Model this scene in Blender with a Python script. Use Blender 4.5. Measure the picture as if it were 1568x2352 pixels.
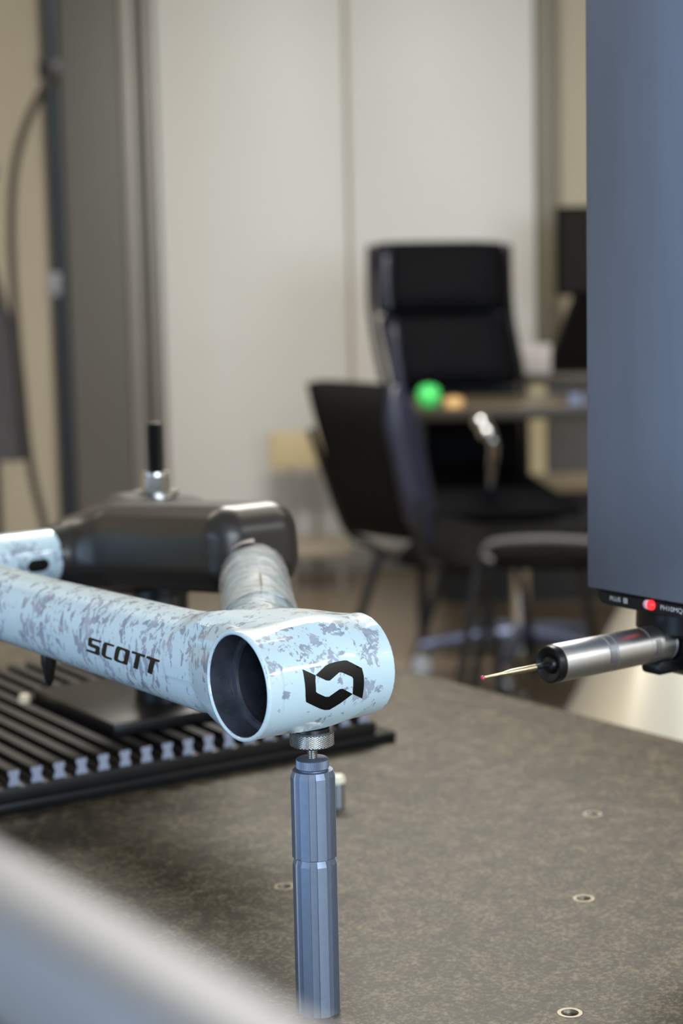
import bpy, bmesh, math, random
import numpy as np
from mathutils import Vector, Matrix, noise as mnoise
for o in list(bpy.data.objects):
    bpy.data.objects.remove(o)
SC = bpy.context.scene
COL = SC.collection
PI = math.pi

# ------------------------------------------------------------------ camera
CAM_H = 1.2            # camera height above the floor
FPX = 4300.0           # focal length for a 1568 x 2352 frame
PITCH, ROLL = math.radians(7.76), math.radians(1.25)
fwd = Vector((0, math.cos(PITCH), -math.sin(PITCH)))
up0 = Vector((0, math.sin(PITCH), math.cos(PITCH)))
rt = Vector((1, 0, 0)) * math.cos(ROLL) - up0 * math.sin(ROLL)
up = up0 * math.cos(ROLL) + Vector((1, 0, 0)) * math.sin(ROLL)
EYE = Vector((0, 0, CAM_H))
cd = bpy.data.cameras.new('camera')
cam = bpy.data.objects.new('camera', cd)
COL.objects.link(cam)
M = Matrix((rt, up, -fwd)).transposed().to_4x4()
M.translation = EYE
cam.matrix_world = M
cd.sensor_fit = 'VERTICAL'
cd.sensor_height = 36.0
cd.sensor_width = 24.0
cd.lens = FPX / 2352 * 36.0
cd.clip_start = 0.02
cd.dof.use_dof = True
cd.dof.focus_distance = 1.065
cd.dof.aperture_fstop = 6.2
cd.dof.aperture_blades = 9
SC.camera = cam

# ------------------------------------------------------------------ world, lights, exposure
W = bpy.data.worlds.new('world')
SC.world = W
W.use_nodes = True
W.node_tree.nodes['Background'].inputs[0].default_value = (0.55, 0.68, 0.9, 1)
W.node_tree.nodes['Background'].inputs[1].default_value = 0.4
SC.view_settings.view_transform = 'Standard'
SC.view_settings.look = 'None'
SC.view_settings.exposure = 0.0
SC.view_settings.gamma = 1.0
SC.view_settings.use_curve_mapping = False


def area(name, loc, target, sx, sy, power, color):
    l = bpy.data.lights.new(name, 'AREA')
    l.shape = 'RECTANGLE'
    l.size, l.size_y = sx, sy
    l.energy = power
    l.color = color
    o = bpy.data.objects.new(name, l)
    COL.objects.link(o)
    o.location = loc
    o.rotation_euler = (Vector(target) - Vector(loc)).to_track_quat('-Z', 'Y').to_euler()
    return o


COOL = (0.46, 0.69, 1.0)
WARM = (1.0, 0.93, 0.82)
area('window_light_left', (-2.85, -1.0, 0.9), (0, -1.0, 0.9), 3.2, 1.4, 66, COOL)
area('window_light_front', (1.8, -2.85, 1.8), (1.8, 0, 1.75), 3.4, 1.5, 205, (0.76, 0.89, 1.0))
area('ceiling_lamp_light', (4.05, 0.05, 2.88), (4.05, 0.05, 0), 1.3, 0.3, 60, (0.95, 0.97, 1.0))
area('ceiling_lamp_light', (0.1, 3.7, 2.88), (0.1, 3.7, 0), 1.3, 0.5, 125, (1.0, 0.95, 0.86))
area('ceiling_lamp_light', (-1.6, 3.0, 2.88), (-1.6, 3.0, 0), 1.3, 0.5, 22, WARM)
area('ceiling_lamp_light', (1.4, 2.4, 2.88), (1.4, 2.4, 0), 1.3, 0.5, 14, WARM)


# ------------------------------------------------------------------ materials
def lin(c):
    return tuple(((v / 255) / 12.92 if v / 255 <= 0.04045 else ((v / 255 + 0.055) / 1.055) ** 2.4) for v in c)


def mat(name, rgb, rough=0.5, metal=0.0, var=0.08, scale=40, coat=0.0, bump=0.0, bscale=400, stretch=None,
        alpha=1.0, emit=0.0, trans=0.0, ior=1.45, spec=0.5):
    """procedural principled material: colour varied by a noise, optional relief"""
    m = bpy.data.materials.new(name)
    m.use_nodes = True
    nt = m.node_tree
    b = nt.nodes['Principled BSDF']
    tc = nt.nodes.new('ShaderNodeTexCoord')
    mp = nt.nodes.new('ShaderNodeMapping')
    nt.links.new(tc.outputs['Object'], mp.inputs[0])
    if stretch:
        mp.inputs['Scale'].default_value = stretch
    n = nt.nodes.new('ShaderNodeTexNoise')
    n.inputs['Scale'].default_value = scale
    n.inputs['Detail'].default_value = 4
    nt.links.new(mp.outputs[0], n.inputs['Vector'])
    r = nt.nodes.new('ShaderNodeValToRGB')
    c = lin(rgb)
    r.color_ramp.elements[0].position = 0.3
    r.color_ramp.elements[1].position = 0.7
    r.color_ramp.elements[0].color = tuple(max(0, v * (1 - var)) for v in c) + (1,)
    r.color_ramp.elements[1].color = tuple(min(1, v * (1 + var)) for v in c) + (1,)
    nt.links.new(n.outputs['Fac'], r.inputs[0])
    nt.links.new(r.outputs[0], b.inputs['Base Color'])
    b.inputs['Roughness'].default_value = rough
    b.inputs['Metallic'].default_value = metal
    b.inputs['Coat Weight'].default_value = coat
    b.inputs['Coat Roughness'].default_value = 0.08
    b.inputs['Alpha'].default_value = alpha
    b.inputs['Transmission Weight'].default_value = trans
    b.inputs['IOR'].default_value = ior
    b.inputs['Specular IOR Level'].default_value = spec
    if emit:
        b.inputs['Emission Color'].default_value = c + (1,)
        b.inputs['Emission Strength'].default_value = emit
    if bump:
        n2 = nt.nodes.new('ShaderNodeTexNoise')
        n2.inputs['Scale'].default_value = bscale
        nt.links.new(mp.outputs[0], n2.inputs['Vector'])
        bp = nt.nodes.new('ShaderNodeBump')
        bp.inputs['Strength'].default_value = bump
        bp.inputs['Distance'].default_value = 0.001
        nt.links.new(n2.outputs['Fac'], bp.inputs['Height'])
        nt.links.new(bp.outputs[0], b.inputs['Normal'])
    return m


def camo_paint(name, k, stretch, thr, rotx):
    m = bpy.data.materials.new(name)
    m.use_nodes = True
    nt = m.node_tree
    L = nt.links.new
    b = nt.nodes['Principled BSDF']
    tc = nt.nodes.new('ShaderNodeTexCoord')
    mp = nt.nodes.new('ShaderNodeMapping')
    mp.inputs['Scale'].default_value = stretch
    mp.inputs['Rotation'].default_value = (rotx, 0.1, 0.0)
    L(tc.outputs['Object'], mp.inputs[0])

    def nz(scale, detail, rough, dist=0.0):
        n = nt.nodes.new('ShaderNodeTexNoise')
        n.inputs['Scale'].default_value = scale
        n.inputs['Detail'].default_value = detail
        n.inputs['Roughness'].default_value = rough
        n.inputs['Distortion'].default_value = dist
        L(mp.outputs[0], n.inputs['Vector'])
        return n.outputs['Fac']

    def ramp(src, lo, hi):
        r = nt.nodes.new('ShaderNodeMapRange')
        r.inputs['From Min'].default_value = lo
        r.inputs['From Max'].default_value = hi
        L(src, r.inputs['Value'])
        return r.outputs[0]

    def math_(op, a, c):
        n = nt.nodes.new('ShaderNodeMath')
        n.operation = op
        for i, v in enumerate((a, c)):
            if isinstance(v, (int, float)):
                n.inputs[i].default_value = v
            else:
                L(v, n.inputs[i])
        return n.outputs[0]
    big = nz(34, 2, 0.5)
    fine = nz(105 * k, 7, 0.68, 0.5)
    s = math_('ADD', fine, math_('MULTIPLY', math_('SUBTRACT', big, 0.5), 0.45))
    mask = ramp(s, thr, thr + .02)
    tone = ramp(nz(70, 3, 0.6), 0.35, 0.65)
    c1 = nt.nodes.new('ShaderNodeMix')
    c1.data_type = 'RGBA'
    c1.inputs['A'].default_value = lin((126, 137, 160)) + (1,)
    c1.inputs['B'].default_value = lin((164, 175, 194)) + (1,)
    L(tone, c1.inputs['Factor'])
    c2 = nt.nodes.new('ShaderNodeMix')
    c2.data_type = 'RGBA'
    c2.inputs['A'].default_value = lin((198, 222, 235)) + (1,)
    L(c1.outputs['Result'], c2.inputs['B'])
    L(mask, c2.inputs['Factor'])
    L(c2.outputs['Result'], b.inputs['Base Color'])
    b.inputs['Roughness'].default_value = 0.38
    b.inputs['Coat Weight'].default_value = 0.9
    b.inputs['Coat Roughness'].default_value = 0.07
    return m


def granite():
    m = bpy.data.materials.new('speckled_granite')
    m.use_nodes = True
    nt = m.node_tree
    L = nt.links.new
    b = nt.nodes['Principled BSDF']
    tc = nt.nodes.new('ShaderNodeTexCoord')
    n1 = nt.nodes.new('ShaderNodeTexNoise')
    n1.inputs['Scale'].default_value = 340
    n1.inputs['Detail'].default_value = 5
    n1.inputs['Roughness'].default_value = 0.7
    n2 = nt.nodes.new('ShaderNodeTexNoise')
    n2.inputs['Scale'].default_value = 60
    n2.inputs['Detail'].default_value = 3
    L(tc.outputs['Object'], n1.inputs['Vector'])
    L(tc.outputs['Object'], n2.inputs['Vector'])
    mx = nt.nodes.new('ShaderNodeMath')
    mx.operation = 'MULTIPLY_ADD'
    mx.inputs[1].default_value = 0.32
    L(n2.outputs['Fac'], mx.inputs[0])
    L(n1.outputs['Fac'], mx.inputs[2])
    r = nt.nodes.new('ShaderNodeValToRGB')
    e = r.color_ramp.elements
    e[0].position, e[0].color = 0.54, lin((34, 31, 26)) + (1,)
    e[1].position, e[1].color = 0.80, lin((108, 99, 80)) + (1,)
    k = e.new(0.66)
    k.color = lin((57, 49, 34)) + (1,)
    L(mx.outputs[0], r.inputs[0])
    L(r.outputs[0], b.inputs['Base Color'])
    b.inputs['Roughness'].default_value = 0.5
    b.inputs['Specular IOR Level'].default_value = 0.3
    bp = nt.nodes.new('ShaderNodeBump')
    bp.inputs['Strength'].default_value = 0.12
    bp.inputs['Distance'].default_value = 0.0005
    L(n1.outputs['Fac'], bp.inputs['Height'])
    L(bp.outputs[0], b.inputs['Normal'])
    return m


def film():
    """crinkled clear plastic film"""
    m = bpy.data.materials.new('clear_film')
    m.use_nodes = True
    nt = m.node_tree
    L = nt.links.new
    b = nt.nodes['Principled BSDF']
    tc = nt.nodes.new('ShaderNodeTexCoord')
    n = nt.nodes.new('ShaderNodeTexNoise')
    n.inputs['Scale'].default_value = 60
    n.inputs['Detail'].default_value = 5
    L(tc.outputs['Object'], n.inputs['Vector'])
    r = nt.nodes.new('ShaderNodeMapRange')
    r.inputs['From Min'].default_value = 0.35
    r.inputs['From Max'].default_value = 0.7
    r.inputs['To Min'].default_value = 0.25
    r.inputs['To Max'].default_value = 0.75
    L(n.outputs['Fac'], r.inputs['Value'])
    L(r.outputs[0], b.inputs['Alpha'])
    b.inputs['Base Color'].default_value = (0.9, 0.9, 0.9, 1)
    b.inputs['Roughness'].default_value = 0.16
    return m


PAINT = camo_paint('camouflage_paint', 1.15, (1.0, 1.0, 0.8), 0.567, 0.2)
PAINT_F = camo_paint('fine_camouflage_paint', 1.75, (1.0, 1.0, 0.5), 0.53, -0.3)
GRANITE = granite()
FILM = film()
CARBON = mat('matt_carbon', (40, 37, 36), 0.34, 0, 0.12, 60, spec=.6)
CARBON_IN = mat('bare_carbon', (58, 62, 74), 0.5, 0, 0.35, 90, bump=0.3)
INK = mat('black_decal', (10, 9, 10), 0.4, 0, 0.1, 60)
ALU = mat('anodised_aluminium', (132, 143, 163), 0.5, 0.85, 0.05, 300)
ALU_D = mat('dull_aluminium', (150, 154, 162), 0.42, 0.9, 0.06, 120, stretch=(1, 1, 0.05))
STEEL = mat('bright_steel', (190, 190, 190), 0.25, 1, 0.05, 80)
INSERT = mat('dull_insert_steel', (132, 126, 114), 0.46, 0.9, 0.08, 200)
CHROME = mat('chrome', (215, 216, 220), 0.03, 1, 0.03, 20)
SATIN = mat('satin_metal', (205, 206, 210), 0.38, 1, 0.03, 200)
BLACK = mat('black_anodised', (20, 20, 24), 0.32, 0.3, 0.12, 60)
BLACK_P = mat('black_plastic', (12, 12, 14), 0.35, 0, 0.1, 60)
SIDE = mat('blue_lit_black_vinyl', (27, 31, 50), 0.38, 0, 0.1, 30, spec=.6)  # blue light on the pad sides put into the black colour
RIM = mat('lit_edge_grey', (92, 92, 94), 0.5, 0, 0.05, 20)  # light along a seat edge put into a paler grey
LEATHER = mat('black_leather', (15, 16, 19), 0.7, 0, 0.1, 30, bump=0.2, bscale=250, spec=.05)
FABRIC = mat('black_fabric', (17, 16, 16), 0.9, 0, 0.15, 60, bump=0.4, bscale=600, spec=.15)
PLATE = mat('worn_black_plate', (30, 29, 30), 0.4, 0.35, 0.15, 60)
RIB_END = mat('milled_rib_end', (160, 167, 190), 0.5, 0.5, 0.06, 60)
QUILL = mat('grey_quill_metal', (106, 112, 126), 0.5, 0.3, 0.07, 30, stretch=(1, 1, 0.25))
BASEARM = mat('chrome_blue_reflection', (96, 104, 130), 0.35, 0.6, 0.05, 20)  # blue reflections of the chrome base put into the colour
RAIL = mat('grey_rail_metal', (150, 151, 156), 0.5, 0.5, 0.03, 20)
RUBY = mat('ruby', (190, 30, 90), 0.1, 0, 0.05, 20, coat=1)
GOLD = mat('pale_carbide', (205, 196, 170), 0.25, 1, 0.05, 60)
LED = mat('red_lamp', (255, 40, 45), 0.3, 0, 0.02, 20, emit=1.6)
WHITE = mat('white_print', (215, 218, 225), 0.5, 0, 0.03, 60)
WALL = mat('painted_wall', (205, 200, 188), 0.7, 0, 0.015, 3)
WALL_L = mat('cream_wall', (190, 180, 160), 0.75, 0, 0.02, 3)
PANEL = mat('white_partition_laminate', (224, 223, 220), 0.4, 0, 0.01, 3)
GREYPANEL = mat('grey_laminate', (106, 104, 97), 0.5, 0, 0.02, 4)
POST = mat('aluminium_post', (156, 152, 146), 0.45, 0.4, 0.03, 8)
POST_D = mat('olive_grey_post', (124, 119, 104), 0.5, 0.2, 0.03, 8)
FLOOR = mat('brown_grey_floor', (128, 114, 96), 0.3, 0, 0.08, 6)
CEIL = mat('ceiling_paint', (225, 220, 208), 0.8, 0, 0.01, 3)
DARKPOLE = mat('dark_steel_pole', (44, 48, 54), 0.4, 0.5, 0.05, 12)
MATT = mat('matt_black', (12, 11, 10), .85, 0, .1, 30, spec=.1)
DARKB = mat('dull_grey_bracket', (120, 122, 128), 0.6, 0.2, 0.05, 12)
HOSE = mat('dark_rubber_hose', (50, 46, 40), 0.6, 0, 0.05, 20)
COAT = mat('dark_grey_cloth', (66, 64, 68), 0.9, 0, 0.12, 30, bump=0.3, bscale=300)
WOOD = mat('pale_wood', (205, 188, 150), 0.5, 0, 0.06, 12, stretch=(8, 1, 1))
DESK = mat('dark_desk_laminate', (70, 60, 48), 0.3, 0, 0.05, 12)
GREEN = mat('green_plastic', (70, 205, 105), 0.3, 0, 0.03, 12, coat=0.4)
GLOW_AMBER = mat('amber_glow_plastic', (215, 176, 122), 0.25, 0, 0.03, 12, coat=0.4)
PAPER = mat('pale_paper', (190, 184, 182), 0.7, 0, 0.05, 12)
BLUECUP = mat('blue_grey_ceramic', (110, 118, 145), 0.3, 0, 0.04, 12)
TAPE = mat('yellowed_tape', (150, 128, 70), 0.5, 0, 0.08, 60)
LAMP = mat('lamp_diffuser', (255, 244, 225), 0.4, 0, 0.01, 5, emit=1.5)
BASEB = mat('grey_skirting', (140, 136, 132), 0.5, 0, 0.03, 6)


# ------------------------------------------------------------------ helpers
def link(name, me, m, parent=None, smooth=True, angle=0.6):
    o = bpy.data.objects.new(name, me)
    COL.objects.link(o)
    if m:
        me.materials.append(m)
    if parent:
        o.parent = parent
    if smooth:
        for p in me.polygons:
            p.use_smooth = True
        try:
            me.set_sharp_from_angle(angle=angle)
        except Exception:
            pass
    return o


def obj(name, bm, m, parent=None, smooth=True, angle=0.6):
    bmesh.ops.recalc_face_normals(bm, faces=bm.faces)
    me = bpy.data.meshes.new(name)
    bm.to_mesh(me)
    bm.free()
    return link(name, me, m, parent, smooth, angle)


def thing(name, label, cat, loc=(0, 0, 0), rz=0.0, group=None):
    o = bpy.data.objects.new(name, None)
    o.empty_display_size = 0.05
    COL.objects.link(o)
    o.location = loc
    o.rotation_euler = (0, 0, rz)
    tag(o, label, cat, group)
    return o


def tag(o, label, cat, group=None):
    o['label'] = label
    o['category'] = cat
    if group:
        o['group'] = group
    return o


def struct(o):
    o['kind'] = 'structure'
    return o


def box(bm, c, s, bev=0.0, seg=2, rot=None):
    """box of size s centred on c"""
    r = bmesh.ops.create_cube(bm, size=1.0)
    vs = r['verts']
    bmesh.ops.scale(bm, vec=s, verts=vs)
    if bev > 0:
        es = list({e for v in vs for e in v.link_edges})
        rb = bmesh.ops.bevel(bm, geom=es, offset=bev, segments=seg, affect='EDGES', profile=0.5)
        vs = list({v for f in rb['faces'] for v in f.verts} | {v for v in vs if v.is_valid})
        # every vertex of this island
        seen = set(vs)
        stack = list(vs)
        while stack:
            v = stack.pop()
            for e in v.link_edges:
                w = e.other_vert(v)
                if w not in seen:
                    seen.add(w)
                    stack.append(w)
        vs = list(seen)
    if rot is not None:
        bmesh.ops.rotate(bm, verts=vs, cent=(0, 0, 0), matrix=rot)
    bmesh.ops.translate(bm, verts=vs, vec=c)
    return vs


def bbox(lo, hi, bev=0.0, seg=2):
    bm = bmesh.new()
    box(bm, [(a + b) / 2 for a, b in zip(lo, hi)], [b - a for a, b in zip(lo, hi)], bev, seg)
    return bm


def frame_from(d):
    d = Vector(d).normalized()
    a = Vector((0, 0, 1)) if abs(d.z) < 0.9 else Vector((1, 0, 0))
    x = a.cross(d).normalized()
    return x, d.cross(x), d


def lathe(bm, prof, origin=(0, 0, 0), axis=(0, 0, 1), n=48, cap0=True, cap1=True):
    """prof: list of (radius, distance along the axis)"""
    x, y, d = frame_from(axis)
    o = Vector(origin)
    rings = []
    for r, t in prof:
        rings.append([bm.verts.new(o + d * t + x * (r * math.cos(2 * PI * i / n)) + y * (r * math.sin(2 * PI * i / n)))
                      for i in range(n)])
    for a, b in zip(rings, rings[1:]):
        for i in range(n):
            bm.faces.new((a[i], a[(i + 1) % n], b[(i + 1) % n], b[i]))
    if cap0:
        bm.faces.new(rings[0][::-1])
    if cap1:
        bm.faces.new(rings[-1])
    return bm


def tube(bm, pts, r, n=12, caps=True):
    pts = [Vector(p) for p in pts]
    rr = r if isinstance(r, (list, tuple)) else [r] * len(pts)
    rings = []
    prev = None
    for i, p in enumerate(pts):
        d = (pts[min(i + 1, len(pts) - 1)] - pts[max(i - 1, 0)]).normalized()
        if prev is None:
            x = frame_from(d)[0]
        else:
            x = (prev - d * prev.dot(d)).normalized()
        prev = x
        y = d.cross(x)
        rings.append([bm.verts.new(p + (x * math.cos(2 * PI * k / n) + y * math.sin(2 * PI * k / n)) * rr[i]) for k in range(n)])
    for a, b in zip(rings, rings[1:]):
        for k in range(n):
            bm.faces.new((a[k], a[(k + 1) % n], b[(k + 1) % n], b[k]))
    if caps:
        bm.faces.new(rings[0][::-1])
        bm.faces.new(rings[-1])
    return bm


def smooth_path(pts, n=8):
    """Catmull-Rom through the points"""
    P = [Vector(p) for p in pts]
    P = [P[0] * 2 - P[1]] + P + [P[-1] * 2 - P[-2]]
    out = []
    for i in range(1, len(P) - 2):
        for k in range(n):
            t = k / n
            a, b, c, d = P[i - 1], P[i], P[i + 1], P[i + 2]
            out.append(0.5 * ((2 * b) + (c - a) * t + (2 * a - 5 * b + 4 * c - d) * t * t + (3 * b - a - 3 * c + d) * t ** 3))
    out.append(P[-2])
    return out


def prism(bm, poly, lo, hi, fn):
    """extrude a 2D polygon between lo and hi; fn(u, v, w) -> point"""
    A = [bm.verts.new(fn(u, v, lo)) for u, v in poly]
    B = [bm.verts.new(fn(u, v, hi)) for u, v in poly]
    n = len(poly)
    bm.faces.new(A[::-1])
    bm.faces.new(B)
    for i in range(n):
        bm.faces.new((A[i], A[(i + 1) % n], B[(i + 1) % n], B[i]))
    return bm


def at(x, y, Y):
    """the point at distance Y in front of the camera seen at that pixel of the photograph"""
    d = fwd + rt * ((x - 784) / FPX) - up * ((y - 1176) / FPX)
    return EYE + d * (Y / d.y)


def on(x, y, z):
    d = fwd + rt * ((x - 784) / FPX) - up * ((y - 1176) / FPX)
    return EYE + d * ((z - CAM_H) / d.z)


# the measuring machine's own axes: everything on the granite is squared up to them
E1, E2 = Vector((0.8, 0.6, 0)), Vector((-0.6, 0.8, 0))
RZ = math.atan2(0.6, 0.8)


def mm(a, b, z):
    """machine coordinates -> world"""
    return E1 * a + E2 * b + Vector((0, 0, z))


G = 0.76   # granite top

# ------------------------------------------------------------------ room shell
XL, XR, YB, YF, ZC = -3.0, 5.0, 7.15, -3.0, 3.0
struct(obj('floor', bbox((XL - .1, YF - .1, -0.1), (XR + .1, YB + .1, 0)), FLOOR))
struct(obj('ceiling', bbox((XL - .1, YF - .1, ZC), (XR + .1, YB + .1, ZC + .1)), CEIL))
wb = struct(obj('wall_back', bbox((XL - .1, YB, 0), (XR + .1, YB + .1, ZC)), WALL_L))
struct(obj('wall_right', bbox((XR, YF, 0), (XR + .1, YB, ZC)), WALL_L))


def wall_with_window(name, fn, u0, u1, w0, w1, z0, z1, th):
    """wall in the plane fn(u, depth, z), with a window opening"""
    bm = bmesh.new()
    for (a, b, c, d) in ((u0, w0, 0, ZC), (w1, u1, 0, ZC), (w0, w1, 0, z0), (w0, w1, z1, ZC)):
        p, q = fn(a, 0, c), fn(b, th, d)
        lo = [min(i, j) for i, j in zip(p, q)]
        hi = [max(i, j) for i, j in zip(p, q)]
        box(bm, [(i + j) / 2 for i, j in zip(lo, hi)], [j - i for i, j in zip(lo, hi)])
    return struct(obj(name, bm, WALL_L, smooth=False))


def window(name, fn, w0, w1, z0, z1):
    bm = bmesh.new()
    f = 0.06
    for (a, b, c, d) in ((w0, w1, z0, z0 + f), (w0, w1, z1 - f, z1), (w0, w0 + f, z0, z1), (w1 - f, w1, z0, z1),
                         ((w0 + w1) / 2 - f / 2, (w0 + w1) / 2 + f / 2, z0, z1)):
        p, q = fn(a, 0.02, c), fn(b, 0.08, d)
        box(bm, [(i + j) / 2 for i, j in zip(p, q)], [abs(j - i) for i, j in zip(p, q)])
    o = struct(obj(name, bm, POST, smooth=False))
    return o


fl = lambda u, d, z: (XL - d, u, z)
ff = lambda u, d, z: (u, YF - d, z)
wall_with_window('wall_left', fl, YF, YB, -2.7, 0.7, 0.12, 1.68, 0.1)
wall_with_window('wall_front', ff, XL, XR, 0.0, 3.6, 1.0, 2.6, 0.1)
window('window_1', fl, -2.7, 0.7, 0.12, 1.68)
window('window_2', ff, 0.0, 3.6, 1.0, 2.6)

# partition panels, grey section and posts of the back wall
for x0, x1 in ((-0.655, 0.045), (0.058, 0.752)):
    obj('panel', bbox((x0, YB - 0.035, 0.09), (x1, YB, ZC), 0.004), PANEL, wb)
t1 = struct(obj('trim_1', bbox((-0.782, YB - 0.06, 0), (-0.735, YB, ZC), 0.006), POST))
obj('groove_rib', bbox((-0.728, YB - 0.075, 0), (-0.70, YB, ZC), 0.006), mat('dark_post_rib', (116, 113, 108), 0.5, 0.3, 0.03, 8), t1)
obj('edge_rib', bbox((-0.695, YB - 0.06, 0), (-0.662, YB, ZC), 0.006), POST, t1)
t2 = struct(obj('trim_2', bbox((0.758, YB - 0.05, 0), (0.842, YB, ZC), 0.006), POST_D))
d1 = struct(obj('grey_wall_panel_1', bbox((-1.075, YB - 0.045, 0), (-0.785, YB, ZC), 0.004), GREYPANEL))  # stretch of wall built as a panel of darker grey
struct(obj('baseboard_back', bbox((-0.655, YB - 0.045, 0), (0.752, YB, 0.085), 0.004), BASEB))

# ceiling lamps: the housings of the lamps that light the room
for k, (x, y, sx, sy, wh) in enumerate(((4.05, 0.05, 1.3, 0.3, 'over the right side of the room'),
                                        (0.1, 3.7, 1.3, 0.5, 'above the desk and chairs'),
                                        (-1.6, 3.0, 1.3, 0.5, 'above the left side of the room'),
                                        (1.4, 2.4, 1.3, 0.5, 'above the measuring machine'))):
    t = thing('ceiling_lamp', 'flat rectangular ceiling lamp ' + wh, 'lamp', (x, y, ZC), 0, 'ceiling lamps')
    bm = bmesh.new()
    for s in (-1, 1):
        box(bm, (0, s * (sy / 2 + .02), -.05), (sx + .08, .04, .1))
        box(bm, (s * (sx / 2 + .02), 0, -.05), (.04, sy, .1))
    obj('housing', bm, CEIL, t, smooth=False)
    obj('backing', bbox((-sx / 2, -sy / 2, -.04), (sx / 2, sy / 2, 0)), CEIL, t, smooth=False)


# ------------------------------------------------------------------ granite table
gt = thing('granite_table', 'speckled grey-brown granite measuring table under the white bicycle frame', 'table', (0, 0, 0), RZ)
A0, A1, B0, B1 = 0.02, 1.24, -0.75, 2.12
INS = [(0.727, 0.758), (0.8705, 0.8934), (1.013, 1.0294), (0.7285, 1.0482)]
bm = bmesh.new()


def rect_loop(bm, i, z, r=0.02):
    pts = []
    for cx, cy, a0 in ((A1 - r, B1 - r, 0), (A0 + r, B1 - r, 90), (A0 + r, B0 + r, 180), (A1 - r, B0 + r, 270)):
        for k in range(7):
            a = math.radians(a0 + 15 * k)
            pts.append((cx + (r - i) * math.cos(a), cy + (r - i) * math.sin(a), z))
    return [bm.verts.new(p) for p in pts]


loops = [rect_loop(bm, .010, G), rect_loop(bm, .006, G - .0012), rect_loop(bm, .0025, G - .004), rect_loop(bm, 0, G - .010),
         rect_loop(bm, 0, G - 0.16)]
for a, b in zip(loops, loops[1:]):
    n = len(a)
    for i in range(n):
        bm.faces.new((a[i], b[i], b[(i + 1) % n], a[(i + 1) % n]))
bm.faces.new(loops[-1])
edges = [bm.edges.get((loops[0][i], loops[0][(i + 1) % len(loops[0])])) for i in range(len(loops[0]))]
for (ia, ib) in INS:
    ring = [bm.verts.new((ia + .0078 * math.cos(2 * PI * k / 32), ib + .0078 * math.sin(2 * PI * k / 32), G)) for k in range(32)]
    edges += [bm.edges.new((ring[k], ring[(k + 1) % 32])) for k in range(32)]
bmesh.ops.triangle_fill(bm, use_beauty=True, use_dissolve=False, edges=edges)
obj('slab', bm, GRANITE, gt, angle=0.9)
for ia, ib in INS:
    bm = bmesh.new()
    lathe(bm, [(.0078, -.015), (.0078, .0), (.0074, .0003), (.0052, .0003), (.0044, -.0008), (.0040, -.0016)] +
          [(.0040 - .0004 * (k % 2), -.0016 - .001 * (k + 1)) for k in range(9)] + [(.0001, -.0112)], (ia, ib, G), n=32, cap0=False)
    obj('threaded_insert', bm, INSERT, gt, angle=0.5)
for sa in (A0 + .12, A1 - .12):
    for sb in (B0 + .2, B1 - .2):
        obj('leg', bbox((sa - .05, sb - .05, 0), (sa + .05, sb + .05, G - .16), .006), DARKPOLE, gt)

# ------------------------------------------------------------------ slotted fixture plate
PR = RZ - math.radians(4.0)
pc = mm(1.037, 1.307, 0)
sp = thing('slotted_fixture_plate', 'black slotted plate of parallel ribs lying on the granite below the bicycle frame', 'plate',
           (pc.x, pc.y, G), PR)
PW, PD = 0.52, 0.40
obj('base_flange', bbox((-PW, 0, 0), (0, PD, .0095), .0012), BLACK, sp)
bm = bbox((-PW, .004, .0095), (-.019, PD - .004, .021), .0012)
obj('base_slab', bm, PLATE, sp)
prof = [(-.005, 0), (.005, 0), (.005, .003), (.0038, .0045), (.0036, .008), (.0048, .0095), (.0048, .013), (-.0048, .013),
        (-.0048, .0095), (-.0036, .008), (-.0038, .0045), (-.005, .003)]
RIB_ME = None
nr = 24
for k in range(nr):
    x = -.030 - .02 * k
    if RIB_ME is None:
        bm = bmesh.new()
        prism(bm, prof, .008, PD - .012, lambda u, v, w: Vector((u, w, v)))
        o = obj('rib', bm, PLATE, sp, smooth=False)
        o.data.materials.append(RIB_END)
        for p in o.data.polygons:
            if abs(p.normal.y) > .9:
                p.material_index = 1
        RIB_ME = o.data
    else:
        o = bpy.data.objects.new('rib', RIB_ME)
        COL.objects.link(o)
        o.parent = sp
    o.location = (x, 0, .021)

# ------------------------------------------------------------------ clamping post with its threaded rod
cpa, cpb = 0.872, 1.440
p = mm(cpa, cpb, 0)
TOPZ = 0.034
cp = thing('clamping_post', 'black round post on a flat block with a threaded rod through the frame', 'fixture',
           (p.x, p.y, G + TOPZ), PR)
obj('base_block', bbox((-.083, -.067, 0), (.083, .105, .011), .0012), BLACK, cp)
bm = bmesh.new()
lathe(bm, [(.0255, .011), (.0255, .107), (.0245, .109), (.030, .109), (.030, .117), (.012, .1172)], n=48)
obj('column', bm, BLACK, cp)
bm = bmesh.new()
zz = [.10]
pr = []
z = .10
while z < .262:
    pr += [(.0079, z), (.0070, z + .001)]
    z += .002
pr += [(.0062, z + .0005)]
lathe(bm, pr, n=24)
obj('threaded_rod', bm, BLACK, cp, angle=1.2)
zc = 0.9900 - G - TOPZ
bm = bmesh.new()
lathe(bm, [(.008, zc), (.031, zc), (.0315, zc + .0008), (.0315, zc + .0018), (.008, zc + .0022)], (-.014, 0, 0), n=40)
obj('clamp_disc', bm, STEEL, cp)
bm = bmesh.new()
lathe(bm, [(.008, zc + .0022), (.0205, zc + .0022), (.0205, zc + .005), (.008, zc + .005)], n=40)
obj('washer', bm, STEEL, cp)
bm = bmesh.new()
x6 = [(.0138 * math.cos(PI / 3 * k + .4), .0138 * math.sin(PI / 3 * k + .4)) for k in range(6)]
prism(bm, x6, zc + .005, zc + .019, lambda u, v, w: Vector((u, v, w)))
bmesh.ops.bevel(bm, geom=list(bm.edges), offset=.0012, segments=2, affect='EDGES')
obj('hex_nut', bm, STEEL, cp, angle=.5)
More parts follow.
